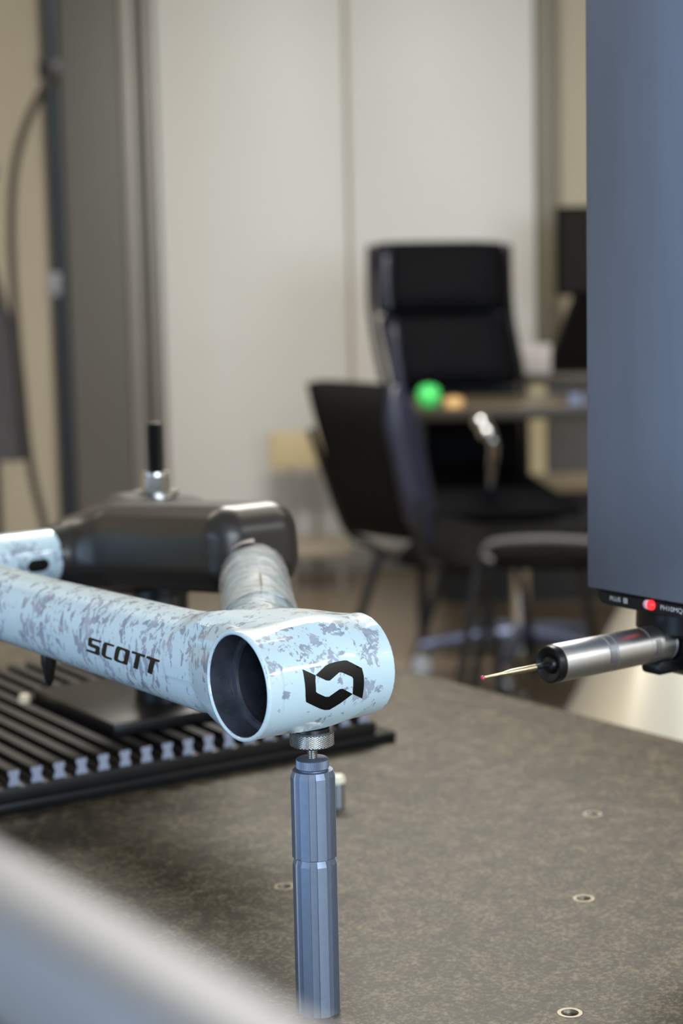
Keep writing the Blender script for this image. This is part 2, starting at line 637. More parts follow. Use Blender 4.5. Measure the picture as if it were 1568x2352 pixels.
bm = bmesh.new()
lathe(bm, [(.0085, zc + .019), (.0125, zc + .0192), (.012, zc + .022), (.0085, zc + .0222)], n=32)
obj('nut_collar', bm, STEEL, cp)

# ------------------------------------------------------------------ bicycle frame (implicit surfaces, local axes = machine axes)
FO = mm(0.5664, 0.8559, 0.9632)
bf = thing('bicycle_frame', 'white and grey camouflage bicycle frame lying on its side on the support column', 'bicycle frame',
           tuple(FO), RZ)


def smin(a, b, k):
    h = np.clip(0.5 + 0.5 * (b - a) / k, 0, 1)
    return b * (1 - h) + a * h - k * h * (1 - h)


def capsule(P, a, b, ra, rb):
    a, b = np.array(a, np.float32), np.array(b, np.float32)
    ba = b - a
    t = np.clip(((P - a) @ ba) / (ba @ ba), 0, 1)
    return np.linalg.norm(P - a - t[..., None] * ba, axis=-1) - (ra + (rb - ra) * t)


def rbox(P, c, h, r):
    q = np.abs(P - np.array(c, np.float32)) - (np.array(h, np.float32) - r)
    return np.linalg.norm(np.maximum(q, 0), axis=-1) + np.minimum(q.max(-1), 0) - r


HT_L = 0.0895


def f_lip(P):
    t = np.clip(P[..., 0] / .0085, 0, 1)
    q = np.sqrt(((P[..., 1] - .0165 * t) / (.0312 + .0158 * t)) ** 2 + (P[..., 2] / (.0312 + .0003 * t)) ** 2)
    d = (q - 1) * .030 * .62
    return np.maximum(d, np.maximum(-P[..., 0], P[..., 0] - .0095))


def f_ht(P):
    rad = np.hypot(P[..., 1], P[..., 2])
    t = P[..., 0]
    R = 0.0313 - 0.0012 * np.clip(t / HT_L, 0, 1)
    d = np.stack([rad - R, np.abs(t - HT_L / 2) - HT_L / 2], -1) + .0012
    return np.linalg.norm(np.maximum(d, 0), axis=-1) + np.minimum(d.max(-1), 0) - .0012


def f_gus(P):
    # web behind the head tube, flush with its top, fading out towards the far end
    a = P[..., 0]
    L = .060 * np.clip((HT_L - a) / .062, 0, 1)
    q = P[..., 1] - np.clip(P[..., 1], 0, L)
    d = np.hypot(q, P[..., 2]) - (.0308 - .0012 * np.clip(a / HT_L, 0, 1) - .006 * np.clip((.036 - a) / .022, 0, 1) ** 2)
    return np.maximum(d * .85, np.maximum(np.maximum(.014 - a, a - HT_L), -.004 - P[..., 2]))


def f_dt(P):
    b = P[..., 1]
    s = np.clip(b / 0.36, 0, 1)
    ca = 0.033
    w = np.clip(b / 0.075, 0, 1)
    cz = 0.0005 - 0.005 * w
    hz = 0.0245 + 0.0070 * w - 0.006 * np.clip(s * 1.2, 0, 1) ** 0.8
    ha = 0.0245
    p = 2.35
    q = (np.abs((P[..., 0] - ca) / ha) ** p + np.abs((P[..., 2] - cz) / hz) ** p) ** (1 / p)
    d = (q - 1) * np.minimum(ha, hz)
    return np.maximum(d, np.maximum(-b - 0.004, b - 0.55))


TT = [(.060, 0.0, .0030), (.085, .10, -.0005), (.250, .350, -.0095)]


def f_tt(P):
    return np.minimum(capsule(P, TT[0], TT[1], .0255, .0245), capsule(P, TT[1], TT[2], .0245, .0242))


def f_body(P):
    d = smin(f_dt(P), f_tt(P), .030)
    d = smin(d, np.minimum(f_gus(P), f_ht(P)), .009)
    d = smin(d, f_lip(P), .0012)
    rad = np.hypot(P[..., 1], P[..., 2])
    bore = np.maximum(rad - np.where(P[..., 0] < .0185, .0291, .0265), P[..., 0] - HT_L + .007)
    # end planes of the head tube stay crisp
    d = np.maximum(d, -P[..., 0] + 0.0 * rad)
    return np.maximum(d, -bore)


def grad(f, P, e=2e-4):
    g = np.empty_like(P)
    for i in range(3):
        q = P.copy()
        q[..., i] += e
        w = P.copy()
        w[..., i] -= e
        g[..., i] = f(q) - f(w)
    return g / (2 * e)


def surface_nets(f, lo, hi, h):
    lo = np.array(lo, np.float32)
    n = np.ceil((np.array(hi) - lo) / h).astype(int) + 1
    ax = [lo[i] + h * np.arange(n[i], dtype=np.float32) for i in range(3)]
    F = np.empty(n, np.float32)
    for i in range(n[0]):      # slab by slab keeps memory small
        Pg = np.empty((n[1], n[2], 3), np.float32)
        Pg[..., 0] = ax[0][i]
        Pg[..., 1] = ax[1][:, None]
        Pg[..., 2] = ax[2][None, :]
        F[i] = f(Pg)
    S = F < 0
    c = np.zeros(n - 1, np.int8)
    for dx in (0, 1):
        for dy in (0, 1):
            for dz in (0, 1):
                c += S[dx:n[0] - 1 + dx, dy:n[1] - 1 + dy, dz:n[2] - 1 + dz]
    act = (c > 0) & (c < 8)
    idx = -np.ones(n - 1, np.int64)
    cells = np.argwhere(act)
    idx[act] = np.arange(len(cells))
    acc = np.zeros((len(cells), 3))
    cnt = np.zeros(len(cells))
    corner = [(dx, dy, dz) for dx in (0, 1) for dy in (0, 1) for dz in (0, 1)]
    for p in corner:
        for ax_ in range(3):
            if p[ax_] == 1:
                continue
            q = list(p)
            q[ax_] = 1
            ip = cells + p
            iq = cells + q
            a = F[ip[:, 0], ip[:, 1], ip[:, 2]]
            b = F[iq[:, 0], iq[:, 1], iq[:, 2]]
            m = (a < 0) != (b < 0)
            t = np.where(m, a / np.where(m, a - b, 1), 0)
            pos = np.array(p, float)[None, :].repeat(len(cells), 0)
            pos[:, ax_] += t
            acc[m] += pos[m]
            cnt[m] += 1
    V = lo + h * (cells + acc / cnt[:, None])
    quads = []
    for ax_ in range(3):
        u, v = (ax_ + 1) % 3, (ax_ + 2) % 3
        sl0 = [slice(None)] * 3
        sl1 = [slice(None)] * 3
        sl0[ax_] = slice(0, n[ax_] - 1)
        sl1[ax_] = slice(1, n[ax_])
        ch = S[tuple(sl0)] != S[tuple(sl1)]
        ins = S[tuple(sl0)]
        e = np.argwhere(ch)
        e = e[(e[:, u] > 0) & (e[:, v] > 0) & (e[:, u] < n[u] - 1) & (e[:, v] < n[v] - 1)]
        flip = ins[e[:, 0], e[:, 1], e[:, 2]]
        du, dv = np.zeros(3, int), np.zeros(3, int)
        du[u] = 1
        dv[v] = 1
        g = lambda w: idx[w[:, 0], w[:, 1], w[:, 2]]
        q = np.stack([g(e - du - dv), g(e - dv), g(e), g(e - du)], 1)
        q[~flip] = q[~flip][:, ::-1]
        quads.append(q)
    Q = np.concatenate(quads)
    return V, Q[(Q >= 0).all(1)]


def refine(f, V, it=6, lim=.0015):
    V = V.astype(np.float64)
    for _ in range(it):
        d = f(V)
        g = grad(f, V)
        V -= g * (np.clip(d, -lim, lim) / np.maximum((g * g).sum(-1), .2))[:, None]
    return V


def np_mesh(name, V, Q, m, parent, N=None):
    used, inv = np.unique(Q.ravel(), return_inverse=True)
    me = bpy.data.meshes.new(name)
    me.from_pydata(V[used].tolist(), [], inv.reshape(-1, 4).tolist())
    me.update()
    o = link(name, me, m, parent, True, 3.0)
    if N is not None:
        me.normals_split_custom_set_from_vertices(N[used].tolist())
    return o


V, Q = surface_nets(f_body, (-.006, -.05, -.052), (.30, .47, .046), .0013)
V = refine(f_body, V)
Nrm = grad(f_body, V)
Nrm /= np.linalg.norm(Nrm, axis=1, keepdims=True) + 1e-9
ctr = V[Q].mean(1)
# inner bore faces belong to the dark bearing seat, not to the painted tube
own = np.argmin(np.stack([f_ht(ctr) - .001, f_dt(ctr), f_tt(ctr)], 1), 1)
HT = np_mesh('head_tube', V, Q[own == 0], PAINT, bf, Nrm)
DT = np_mesh('down_tube', V, Q[own == 1], PAINT_F, bf, Nrm)
TTO = np_mesh('top_tube', V, Q[own == 2], PAINT_F, bf, Nrm)

bm = bmesh.new()
lathe(bm, [(.0289, .0016), (.0291, .0004), (.0296, -.0003), (.0306, -.0003), (.0313, .0002), (.0317, .0010), (.0317, .0020), (.0300, .0026)], (0, 0, 0), (1, 0, 0), 96, False, False)
obj('rim_ring', bm, mat('plain_pale_paint', (200, 222, 234), .3, 0, .01, 30, coat=.9), HT, angle=1.2)
# bearing seat inside the head tube
bm = bmesh.new()
lathe(bm, [(.0293, .0006), (.0287, .0010), (.0285, .006), (.0285, .0135), (.0280, .0150), (.0252, .0158), (.0243, .0172), (.0240, .05),
           (.0240, HT_L - .008), (.001, HT_L - .008)], (0, 0, 0), (1, 0, 0), 64, False, False)
obj('bearing_seat', bm, CARBON_IN, bf, angle=.5)


def cast(pt, d, far=.06):
    """distance-march from pt along d to the frame surface"""
    p = np.array(pt, float)
    d = np.array(d, float)
    t = 0.0
    for _ in range(60):
        s = float(f_body((p + d * t)[None, :])[0])
        t += s * .8
        if abs(s) < 2e-5 or t > far:
            break
    return Vector(p + d * t)


def decal(name, polys, fn, m, parent, step, off):
    """flat polygons in (u, v), cut finely and laid on a surface: fn(u, v) -> (point, outward direction)"""
    bm = bmesh.new()
    for poly in polys:
        if len(poly) == 2 and isinstance(poly[0][0], tuple):       # outline with a hole
            es = []
            for lp in poly:
                vs = [bm.verts.new((u, v, 0)) for u, v in lp]
                es += [bm.edges.new((vs[i], vs[(i + 1) % len(vs)])) for i in range(len(vs))]
            bmesh.ops.triangle_fill(bm, use_beauty=True, use_dissolve=False, edges=es)
        else:
            vs = [bm.verts.new((u, v, 0)) for u, v in poly]
            es = [bm.edges.new((vs[i], vs[(i + 1) % len(vs)])) for i in range(len(vs))]
            bmesh.ops.triangle_fill(bm, use_beauty=True, use_dissolve=False, edges=es)
    us = [v.co.x for v in bm.verts]
    vv = [v.co.y for v in bm.verts]
    for lo, hi, nrm, st in ((min(us), max(us), (1, 0, 0), step[0]), (min(vv), max(vv), (0, 1, 0), step[1])):
        x = lo + st
        while x < hi:
            bmesh.ops.bisect_plane(bm, geom=list(bm.verts) + list(bm.edges) + list(bm.faces), dist=1e-9,
                                   plane_co=(x * nrm[0], x * nrm[1], 0), plane_no=nrm)
            x += st
    for v in bm.verts:
        p, d = fn(v.co.x, v.co.y)
        v.co = p + d * off
    return obj(name, bm, m, parent, angle=3)


def on_ht(a, phi):
    r = math.radians(phi)
    d = Vector((0, -math.cos(r), math.sin(r)))
    return cast((a / 1000, d.y * .05, d.z * .05), -d), d


def on_dt(b, z):
    return cast((-.03, b / 1000, z / 1000), (1, 0, 0), .09), Vector((-1, 0, 0))


UP = [(32.3, 12.1), (40.1, 19.8), (42.8, 21.2), (47.0, 21.9), (53.1, 21.9), (55.0, 21.2), (61.2, 14.3), (64.5, 10.7), (65.5, 2.3),
      (65.8, -8.8), (65.9, -17.2), (66.1, -23.7), (58.1, -15.5), (57.9, -8.1), (57.8, 1.4), (57.1, 3.5), (50.5, 9.9), (48.6, 10.6),
      (41.6, 3.8), (39.1, 4.9)]
LO = [(24.3, 20.6), (32.3, 12.1), (31.7, 5.8), (31.9, -4.9), (33.0, -6.8), (38.8, -12.6), (41.4, -13.5), (48.6, -7.1), (50.7, -7.4),
      (58.1, -15.5), (49.9, -25.1), (44.2, -30.7), (40.5, -29.6), (36.9, -26.5), (25.4, -14.1), (24.7, -7.4), (24.5, 0.4), (24.3, 9.5)]
bd = decal('head_badge', [UP, LO], on_ht, INK, HT, (4.0, 3.0), .00018)
bd['label'] = 'black angular badge of two interlocked hooks'
S_ = [(181.5, -.5), (166.0, -.6), (167.1, -2.0), (178.1, -2.1), (178.8, -3.9), (177.9, -4.3), (169.8, -4.6), (168.6, -5.5),
      (169.9, -10.0), (171.3, -10.9), (187.2, -10.3), (186.2, -8.9), (175.4, -8.9), (174.2, -7.0), (182.7, -6.4), (184.1, -5.8), (183.1, -1.6)]
C_ = [(161.8, -.6), (150.0, -.8), (151.1, -2.1), (159.1, -2.1), (161.9, -9.1), (161.1, -9.6), (154.0, -9.8), (155.0, -11.2),
      (163.5, -11.2), (165.3, -10.7), (167.4, -9.6), (164.3, -2.2)]
Oo = [(145.6, -.7), (133.7, -1.1), (131.2, -1.8), (132.3, -4.8), (135.4, -10.7), (136.5, -11.4), (148.1, -11.2), (151.4, -10.7),
      (151.7, -9.3), (148.8, -3.1), (147.3, -1.3)]
Oi = [(142.3, -2.5), (137.9, -2.6), (136.9, -3.4), (139.7, -9.3), (141.1, -9.8), (145.9, -9.6), (146.5, -8.8), (143.7, -3.4)]
T1 = [(128.4, -1.0), (112.6, -1.4), (114.0, -2.9), (118.9, -2.8), (123.2, -12.0), (128.5, -11.8), (123.9, -2.7), (129.5, -2.6)]
T2 = [(111.0, -1.4), (96.0, -1.8), (97.2, -3.2), (101.4, -3.2), (106.5, -12.3), (111.9, -12.1), (107.2, -3.2), (112.2, -3.0)]
lt = decal('lettering', [S_, C_, (Oo, Oi), T1, T2], on_dt, INK, DT, (6.0, 3.0), .00018)
lt['label'] = 'black block capitals reading SCOTT'

# black housing where the seat tube and the top tube meet
BB = (.306, .584)


def f_hous(P):
    ca, sa = math.cos(-.09), math.sin(-.09)
    y, z = P[..., 1] - .455, P[..., 2] - .0015
    bx = rbox(np.stack([P[..., 0], y * ca + z * sa, z * ca - y * sa], -1), (.258, 0, 0), (.043, .112, .0355), .025)
    rad = np.hypot(P[..., 0] - BB[0], P[..., 1] - BB[1])
    q = np.stack([rad - .044, np.abs(P[..., 2] + .0130) - .0365], -1) + .008
    cyl = np.linalg.norm(np.maximum(q, 0), axis=-1) + np.minimum(q.max(-1), 0) - .008
    arm = np.minimum(capsule(P, (.187, BB[1], -.0155), (.225, BB[1], -.0150), .0226, .0335), capsule(P, (.225, BB[1], -.0150), (.268, BB[1], -.0125), .0335, .0405))
    arm = np.maximum(arm, .195 - P[..., 0])
    return smin(smin(bx, cyl, .014), arm, .028)


Vh, Qh = surface_nets(f_hous, (.186, .34, -.062), (.36, .65, .046), .0028)
Vh = refine(f_hous, Vh)
Nh = grad(f_hous, Vh)
Nh /= np.linalg.norm(Nh, axis=1, keepdims=True) + 1e-9
HOUS = np_mesh('pivot_housing', Vh, Qh, CARBON, bf, Nh)
HOUS['label'] = 'matt black housing at the end of the top tube'
bm = bmesh.new()
lathe(bm, [(.0238, 0), (.0238, .30)], (.198, BB[1], -.0155), (-1, 0, 0), 48, True, True)
ST = obj('seat_tube', bm, PAINT, bf)


def slot(L, H, n=8):
    pts = []
    for q, a0 in ((1, -90), (-1, 90)):
        for k in range(n + 1):
            a = math.radians(a0 + 180 * k / n)
            pts.append((q * (L / 2 - H / 2) + H / 2 * math.cos(a), H / 2 * math.sin(a)))
    return pts


def on_st(u, v):
    a = (v - .003) / .0238
    d = Vector((0, -math.cos(a), math.sin(a)))
    return Vector((.172 + u, BB[1], -.0155)) + d * .0238, d


def on_h(u, v):
    p = np.array((.238 + u, BB[1] - .085, -.012 + v))
    t = 0.0
    for _ in range(80):
        t += float(f_hous((p + np.array((0, t, 0)))[None, :])[0]) * .7
    return Vector(p + np.array((0, t, 0))), Vector((0, -1, 0))


decal('cable_port', [slot(.021, .0115)], on_st, BLACK_P, ST, (.003, .0015), .0002)
decal('cable_port', [slot(.018, .0115)], on_h, BLACK_P, HOUS, (.003, .002), .0003)
# stub hanging below the down tube
bm = bmesh.new()
lathe(bm, [(.0055, 0), (.0055, -.008), (.0042, -.012), (.0038, -.018), (.001, -.024)], (.033, .285, -.030), (0, 0, 1), 16)
obj('cable_stop', bm, BLACK_P, bf)


# crinkled film round the top tube
def tt_frame(s):
    a, b = Vector(TT[1]), Vector(TT[2])
    d = (b - a).normalized()
    x = d.cross(Vector((0, 0, 1))).normalized()
    return a + (b - a) * s, x, x.cross(d), d


bm = bmesh.new()
NS, NA = 60, 72
grid = []
for i in range(NS + 1):
    row = []
    for k in range(NA):
        s = 0.10 + 0.87 * i / NS
        a = 2 * PI * k / NA
        if i in (0, NS):
            s += .02 * mnoise.noise(Vector((math.cos(a) * 4, math.sin(a) * 4, i)))
        c, x, z, d = tt_frame(s)
        q = Vector((math.cos(a) * 2.2, math.sin(a) * 2.2, s * 9))
        r = .0253 + .0011 * (mnoise.noise(q) + 0.6) + .0010 * abs(mnoise.noise(q * 3.1)) + .0035 * max(0, mnoise.noise(q * 0.8 + Vector((5, 1, 2)))) ** 2
        row.append(bm.verts.new(c + (x * math.cos(a) + z * math.sin(a)) * r))
    grid.append(row)
for i in range(NS):
    for k in range(NA):
        bm.faces.new((grid[i][k], grid[i][(k + 1) % NA], grid[i + 1][(k + 1) % NA], grid[i + 1][k]))
w = obj('plastic_film', bm, FILM, TTO, angle=.5)
w['label'] = 'crinkled clear plastic film wrapped round the tube'


def tape(name, s0, s1, a0, a1, m, r=.0282, n=10):
    bm = bmesh.new()
    rows = []
    for i in range(n + 1):
        s = s0 + (s1 - s0) * i / n
        c, x, z, d = tt_frame(s)
        rows.append([bm.verts.new(c + (x * math.cos(a) + z * math.sin(a)) * (r + .0004 * math.sin(9 * i + 3 * k)))
                     for k in range(n + 1) for a in [math.radians(a0 + (a1 - a0) * k / n)]])
    for i in range(n):
        for k in range(n):
            bm.faces.new((rows[i][k], rows[i][k + 1], rows[i + 1][k + 1], rows[i + 1][k]))
    return obj(name, bm, m, TTO)


tape('adhesive_strip', .14, .36, 84.5, 86.5, TAPE)
tape('tape_tab', .90, .985, 88, 122, PAPER, .0295)

# ------------------------------------------------------------------ support column under the head tube
p = mm(.6162, .8549, 0)
sc = thing('support_column', 'grey aluminium fluted column with knurled screw head carrying the head tube', 'support', (p.x, p.y, G), RZ)


def fluted(z0, z1, R, turn, name):
    n = 8
    prof_o, prof_i = [], []
    for k in range(n):
        c = 2 * PI * k / n + turn
        w = math.radians(12.5)
        for a, r in ((c - w, R), (c - w / 3, R * .985), (c + w / 3, R * .985), (c + w, R), (c + w + .015, R * .925), (c + PI / n, R * .905), (c + 2 * PI / n - w - .015, R * .925)):
            prof_o.append((r * math.cos(a), r * math.sin(a)))
            ri = min(r, R * .90)
            prof_i.append((ri * math.cos(a), ri * math.sin(a)))
    bm = bmesh.new()
    rings = []
    for pr, z in ((prof_i, z0), (prof_o, z0 + .0006), (prof_o, z1 - .0035), (prof_i, z1)):
        rings.append([bm.verts.new((x, y, z)) for x, y in pr])
    m = len(prof_o)
    for a, b in zip(rings, rings[1:]):
        for i in range(m):
            bm.faces.new((a[i], a[(i + 1) % m], b[(i + 1) % m], b[i]))
    bm.faces.new(rings[0][::-1])
    bm.faces.new(rings[-1])
    return obj(name, bm, ALU, sc, angle=.25)


TURN = math.radians(-104 - 36.87 + 90 - 11)
fluted(0.0, 0.0945, .0131, TURN, 'column_segment')
fluted(0.0945, 0.1465, .0131, TURN + .03, 'column_segment')
zt = .1465


def knurl(bm, R, z0, z1, n, rows, depth, diamond=True):
    """knurled cylinder: diamond or straight"""
    rings = []
    m = n * 2
    for j in range(rows + 1):
        z = z0 + (z1 - z0) * j / rows
        rings.append([bm.verts.new(((R - (depth if ((i + (j if diamond else 0)) % 2) else 0)) * math.cos(2 * PI * i / m),
                                    (R - (depth if ((i + (j if diamond else 0)) % 2) else 0)) * math.sin(2 * PI * i / m), z)) for i in range(m)])
    low = [bm.verts.new(((R - .0012) * math.cos(2 * PI * i / m), (R - .0012) * math.sin(2 * PI * i / m), z0 - .0008)) for i in range(m)]
    hi = [bm.verts.new(((R - .0012) * math.cos(2 * PI * i / m), (R - .0012) * math.sin(2 * PI * i / m), z1 + .0008)) for i in range(m)]
    rings = [low] + rings + [hi]
    for a, b in zip(rings, rings[1:]):
        for i in range(m):
            bm.faces.new((a[i], a[(i + 1) % m], b[(i + 1) % m], b[i]))
    bm.faces.new(low[::-1])
    bm.faces.new(hi)


bm = bmesh.new()
lathe(bm, [(.0085, zt), (.0085, zt + .0006)], n=40)
knurl(bm, .0096, zt + .0014, zt + .0062, 60, 1, .0003, False)
obj('lock_collar', bm, ALU, sc, angle=.9)
bm = bmesh.new()
pr = []
z = zt + .006
while z < .1615:
    pr += [(.0031, z), (.0025, z + .0005)]
    z += .001
lathe(bm, pr, n=24)
obj('screw_thread', bm, STEEL, sc, angle=1.5)
bm = bmesh.new()
nk, rk, Rk, dk_, z0k, z1k = 80, 12, .0130, .0005, .1617, .1688
kv = [[bm.verts.new(((Rk - (0 if (i + j) % 2 else dk_)) * math.cos(2 * PI * i / nk), (Rk - (0 if (i + j) % 2 else dk_)) * math.sin(2 * PI * i / nk),
                     z0k + (z1k - z0k) * j / rk)) for i in range(nk)] for j in range(rk + 1)]
for j in range(rk + 1):
    for i in range(nk):
        if (i + j) % 2:      # a peak: four facets down to its four valley corners
            n4 = [(i + 1, j), (i, j + 1), (i - 1, j), (i, j - 1)]
            for (p0, q0), (p1, q1) in zip(n4, n4[1:] + n4[:1]):
                if 0 <= q0 <= rk and 0 <= q1 <= rk:
                    bm.faces.new((kv[j][i], kv[q0][p0 % nk], kv[q1][p1 % nk]))
for row, zc_, r_c in ((kv[0], z0k - .0009, Rk - .0016), (kv[rk], z1k + .0009, Rk - .0016)):
    c = [bm.verts.new((r_c * math.cos(2 * PI * i / nk), r_c * math.sin(2 * PI * i / nk), zc_)) for i in range(nk)]
    for i in range(nk):
        bm.faces.new((row[i], row[(i + 1) % nk], c[(i + 1) % nk], c[i]))
    bm.faces.new(c)
obj('knurled_knob', bm, STEEL, sc, smooth=False)
bm = bmesh.new()
lathe(bm, [(.008, .1694), (.0105, .1696), (.0103, .1716), (.004, .1718)], n=40)
obj('rubber_pad', bm, BLACK_P, sc)

# short pin standing behind the column
p = on(776, 1853, G)
fp = thing('fixture_pin', 'short grey pin with a pale rounded cap just behind the fluted column', 'pin', tuple(p))
bm = bmesh.new()
lathe(bm, [(.0055, 0), (.0055, .020)], n=32)
obj('body', bm, ALU_D, fp)
bm = bmesh.new()
lathe(bm, [(.0055, .020), (.0064, .0205), (.0064, .024), (.005, .0262), (.002, .027)], n=32)
obj('cap', bm, mat('cream_plastic', (225, 220, 195), .4, 0, .03, 30), fp)
p = on(56, 1614, G + .034)
fs = obj('screw_highlight', lathe(bmesh.new(), [(.003, 0), (.0055, .0002), (.0058, .003), (.0045, .0075), (.002, .0082)], n=24),
         mat('ivory_highlight', (222, 208, 178), .3, 0, .03, 30))  # bright highlight on a screw head put into a pale colour
fs.location = p
tag(fs, 'small screw with its highlight painted ivory at the corner of the black base block', 'screw')

# ------------------------------------------------------------------ measuring machine: quill and probe head
QA, QB, QH = .935, .856, .049
p = mm(QA, QB, 0)
q = thing('machine_quill', 'tall blue-grey square metal quill of the measuring machine above the probe', 'machine column', (p.x, p.y, .9735), RZ)
obj('shaft', bbox((-QH, -QH, 0), (QH, QH, 1.326), .0018), QUILL, q)
obj('underside_plate', bbox((-QH + .004, -QH + .004, -.0016), (QH - .004, QH - .004, 0)), BLACK, q)
# bridge carrying the quill, above the picture
br = thing('machine_bridge', 'blue-grey cross beam of the measuring machine holding the quill', 'machine beam', tuple(mm(QA, QB, 0)), RZ)
obj('beam', bbox((-.08, -.95, 2.3), (.12, .3, 2.5), .01), QUILL, br)
obj('post', bbox((-.08, -1.15, 0), (.12, -.95, 2.5), .01), QUILL, br)

ph = thing('probe_head', 'black round probe head with silver cylindrical probe and ruby-tipped stylus', 'probe',
           tuple(mm(QA, QB, .9715)), RZ)
HR = .0455 + .042
bm = bmesh.new()
PF = .889 - QA            # plane of the printed front of the head plate
prof = [(.0415, .0), (.0412, -.0035), (.0395, -.0062), (.036, -.0076), (.028, -.0082), (-.034, -.0082), (-.040, -.0065), (-.0415, -.003), (-.0415, 0)]
bm = bmesh.new()
prism(bm, prof, PF, .041, lambda u, v, w: Vector((w, u, v)))
obj('head_plate', bm, BLACK_P, ph, smooth=False)
bm = bmesh.new()
lathe(bm, [(.036, -.0115), (.0365, -.024), (.033, -.027), (.01, -.027)], n=48)
obj('neck', bm, BLACK, ph)
zp = .9400 - .9715
bm = bmesh.new()
lathe(bm, [(.004, -.030), (.020, -.030), (.0235, -.027), (.0245, -.02), (.0245, .02), (.0235, .027), (.02, .030), (.004, .030)],
      (.002, 0, zp - .003), (0, 1, 0), 48)
obj('knuckle', bm, BLACK, ph)
bm = bmesh.new()
box(bm, (-.026, 0, zp - .0155), (.026, .018, .010), .003)
obj('latch', bm, BLACK_P, ph)
# the probe body runs along -x
x0 = .911 - QA
x1 = .805 - QA
L = x0 - x1
bm = bmesh.new()
R = .01235
pr = [(R - .0008, 0), (R + .0001, .0004), (R + .0001, .0012), (R - .0004, .0016), (R - .0004, .012), (R - .0002, .0122), (R - .0002, .0245), (R - .0008, .0248),
      (R - .0008, .0256), (R, .0260), (R, .0555), (R - .0005, .0558), (R - .0005, .0566), (R - .0001, .057), (R - .0001, .0615), (R - .0008, .062),
      (R - .0008, .0632), (R, .0636), (R, L - .006), (R - .0004, L - .0045), (.003, L - .0045)]
lathe(bm, pr, (x0, 0, zp), (-1, 0, 0), 64)
PB = obj('probe_body', bm, SATIN, ph, angle=.35)
bm = bmesh.new()
lathe(bm, [(R - .0002, L - .0045), (R, L - .003), (R - .0004, L + .001), (R - .0014, L + .0016), (R - .0035, L + .0012), (.0058, L - .0005), (.0048, L + .0015), (.0022, L + .0025)],
      (x0, 0, zp), (-1, 0, 0), 64, False, True)
obj('probe_nose', bm, BLACK_P, ph, angle=.5)
for (t, w_, a) in ((.0185, .0022, -12), (.0600, .0032, -6)):      # spanner slots
    bm = bmesh.new()
    rr = R + .00012
    pts = [(u, v) for u, v in ((-w_ / 2, -26), (w_ / 2, -26), (w_ / 2, 26), (-w_ / 2, 26))]
    N_ = 8
    rows = []
    for i in range(N_ + 1):
        an = math.radians(-26 + 52 * i / N_ + a + 12)
        rows.append([bm.verts.new((x0 - t + s * w_, -rr * math.cos(an), zp + rr * math.sin(an))) for s in (-1, 1)])
    for i in range(N_):
        bm.faces.new((rows[i][0], rows[i][1], rows[i + 1][1], rows[i + 1][0]))
    obj('spanner_slot', bm, ALU_D, PB)
bm = bmesh.new()
for k in range(9):       # pale arc printed on the black nose
    a = math.radians(68 + 5.5 * k)
    box(bm, (x1 - .0011 + .0002, -math.cos(a) * (R - .0024) * -1 - 2 * math.cos(a) * (R - .0024), zp + math.sin(a) * (R - .0024)), (.0003, .0006, .0009))
obj('printed_arc', bm, WHITE, ph, smooth=False)
bm = bmesh.new()
sx = x1
lathe(bm, [(.0022, .000), (.0019, .003), (.0017, .0035), (.0017, .0125)], (sx, 0, zp), (-1, 0, 0), 24)
STY = obj('stylus', bm, BLACK_P, ph)
bm = bmesh.new()
lathe(bm, [(.0019, .0125), (.0019, .033), (.0016, .036), (.0009, .041), (.0008, .0555)], (sx, 0, zp), (-1, 0, 0), 24)
obj('stylus_stem', bm, GOLD, STY, angle=.3)
bm = bmesh.new()
bmesh.ops.create_uvsphere(bm, u_segments=24, v_segments=16, radius=.00145)
bmesh.ops.translate(bm, verts=bm.verts, vec=(sx - .0567, 0, zp))
b_ = obj('ruby_ball', bm, RUBY, STY)
b_['label'] = 'pink ruby ball tip'

# lettering, emblem and lamp on the front of the head plate
def front_text(body, y0, z0, size, m):
    """flat lettering on the front of the plate; its left end at y0"""
    cu = bpy.data.curves.new('lettering', 'FONT')
    cu.body = body
    cu.size = size
    t_ = bpy.data.objects.new('lettering', cu)
    COL.objects.link(t_)
    me = bpy.data.meshes.new_from_object(t_.evaluated_get(bpy.context.evaluated_depsgraph_get()))
    bpy.data.objects.remove(t_)
    for v in me.vertices:
        v.co = Vector((PF - .0002, y0 - v.co.x * 1.12, z0 + v.co.y))
    return link('lettering', me, m, ph, False)


front_text('PLUS', .8860 - QB, -.0046, .0042, WHITE)
front_text('PH10MQ', .8400 - QB, -.0048, .0046, WHITE)
bm = bmesh.new()
yc, zc = .8715 - QB, -.0032
for (u0, u1, w0, w1) in ((-.0016, .0016, .0013, .0017), (-.0016, .0016, -.0017, -.0013), (-.0016, -.0012, -.0017, .0017), (.0012, .0016, -.0017, .0017),
                         (-.0007, .0007, -.0002, .0002), (-.0007, .0007, .0006, .0009), (-.0007, .0007, -.0009, -.0006)):
    box(bm, (PF - .0001, yc + (u0 + u1) / 2, zc + (w0 + w1) / 2), (.0003, u1 - u0, w1 - w0))
obj('printed_emblem', bm, WHITE, ph, smooth=False)
for nm, y, m_ in (('lamp_lens', .8510, mat('clear_lamp_lens', (235, 190, 205), .15, 0, .05, 40)), ('status_lamp', .8478, LED)):
    bm = bmesh.new()
    lathe(bm, [(.0034, 0), (.0033, .0012), (.0025, .0024), (.0012, .003), (.0001, .0032)], (PF, y - QB, -.0028), (-1, 0, 0), 24)
    obj(nm, bm, m_, ph, angle=2)

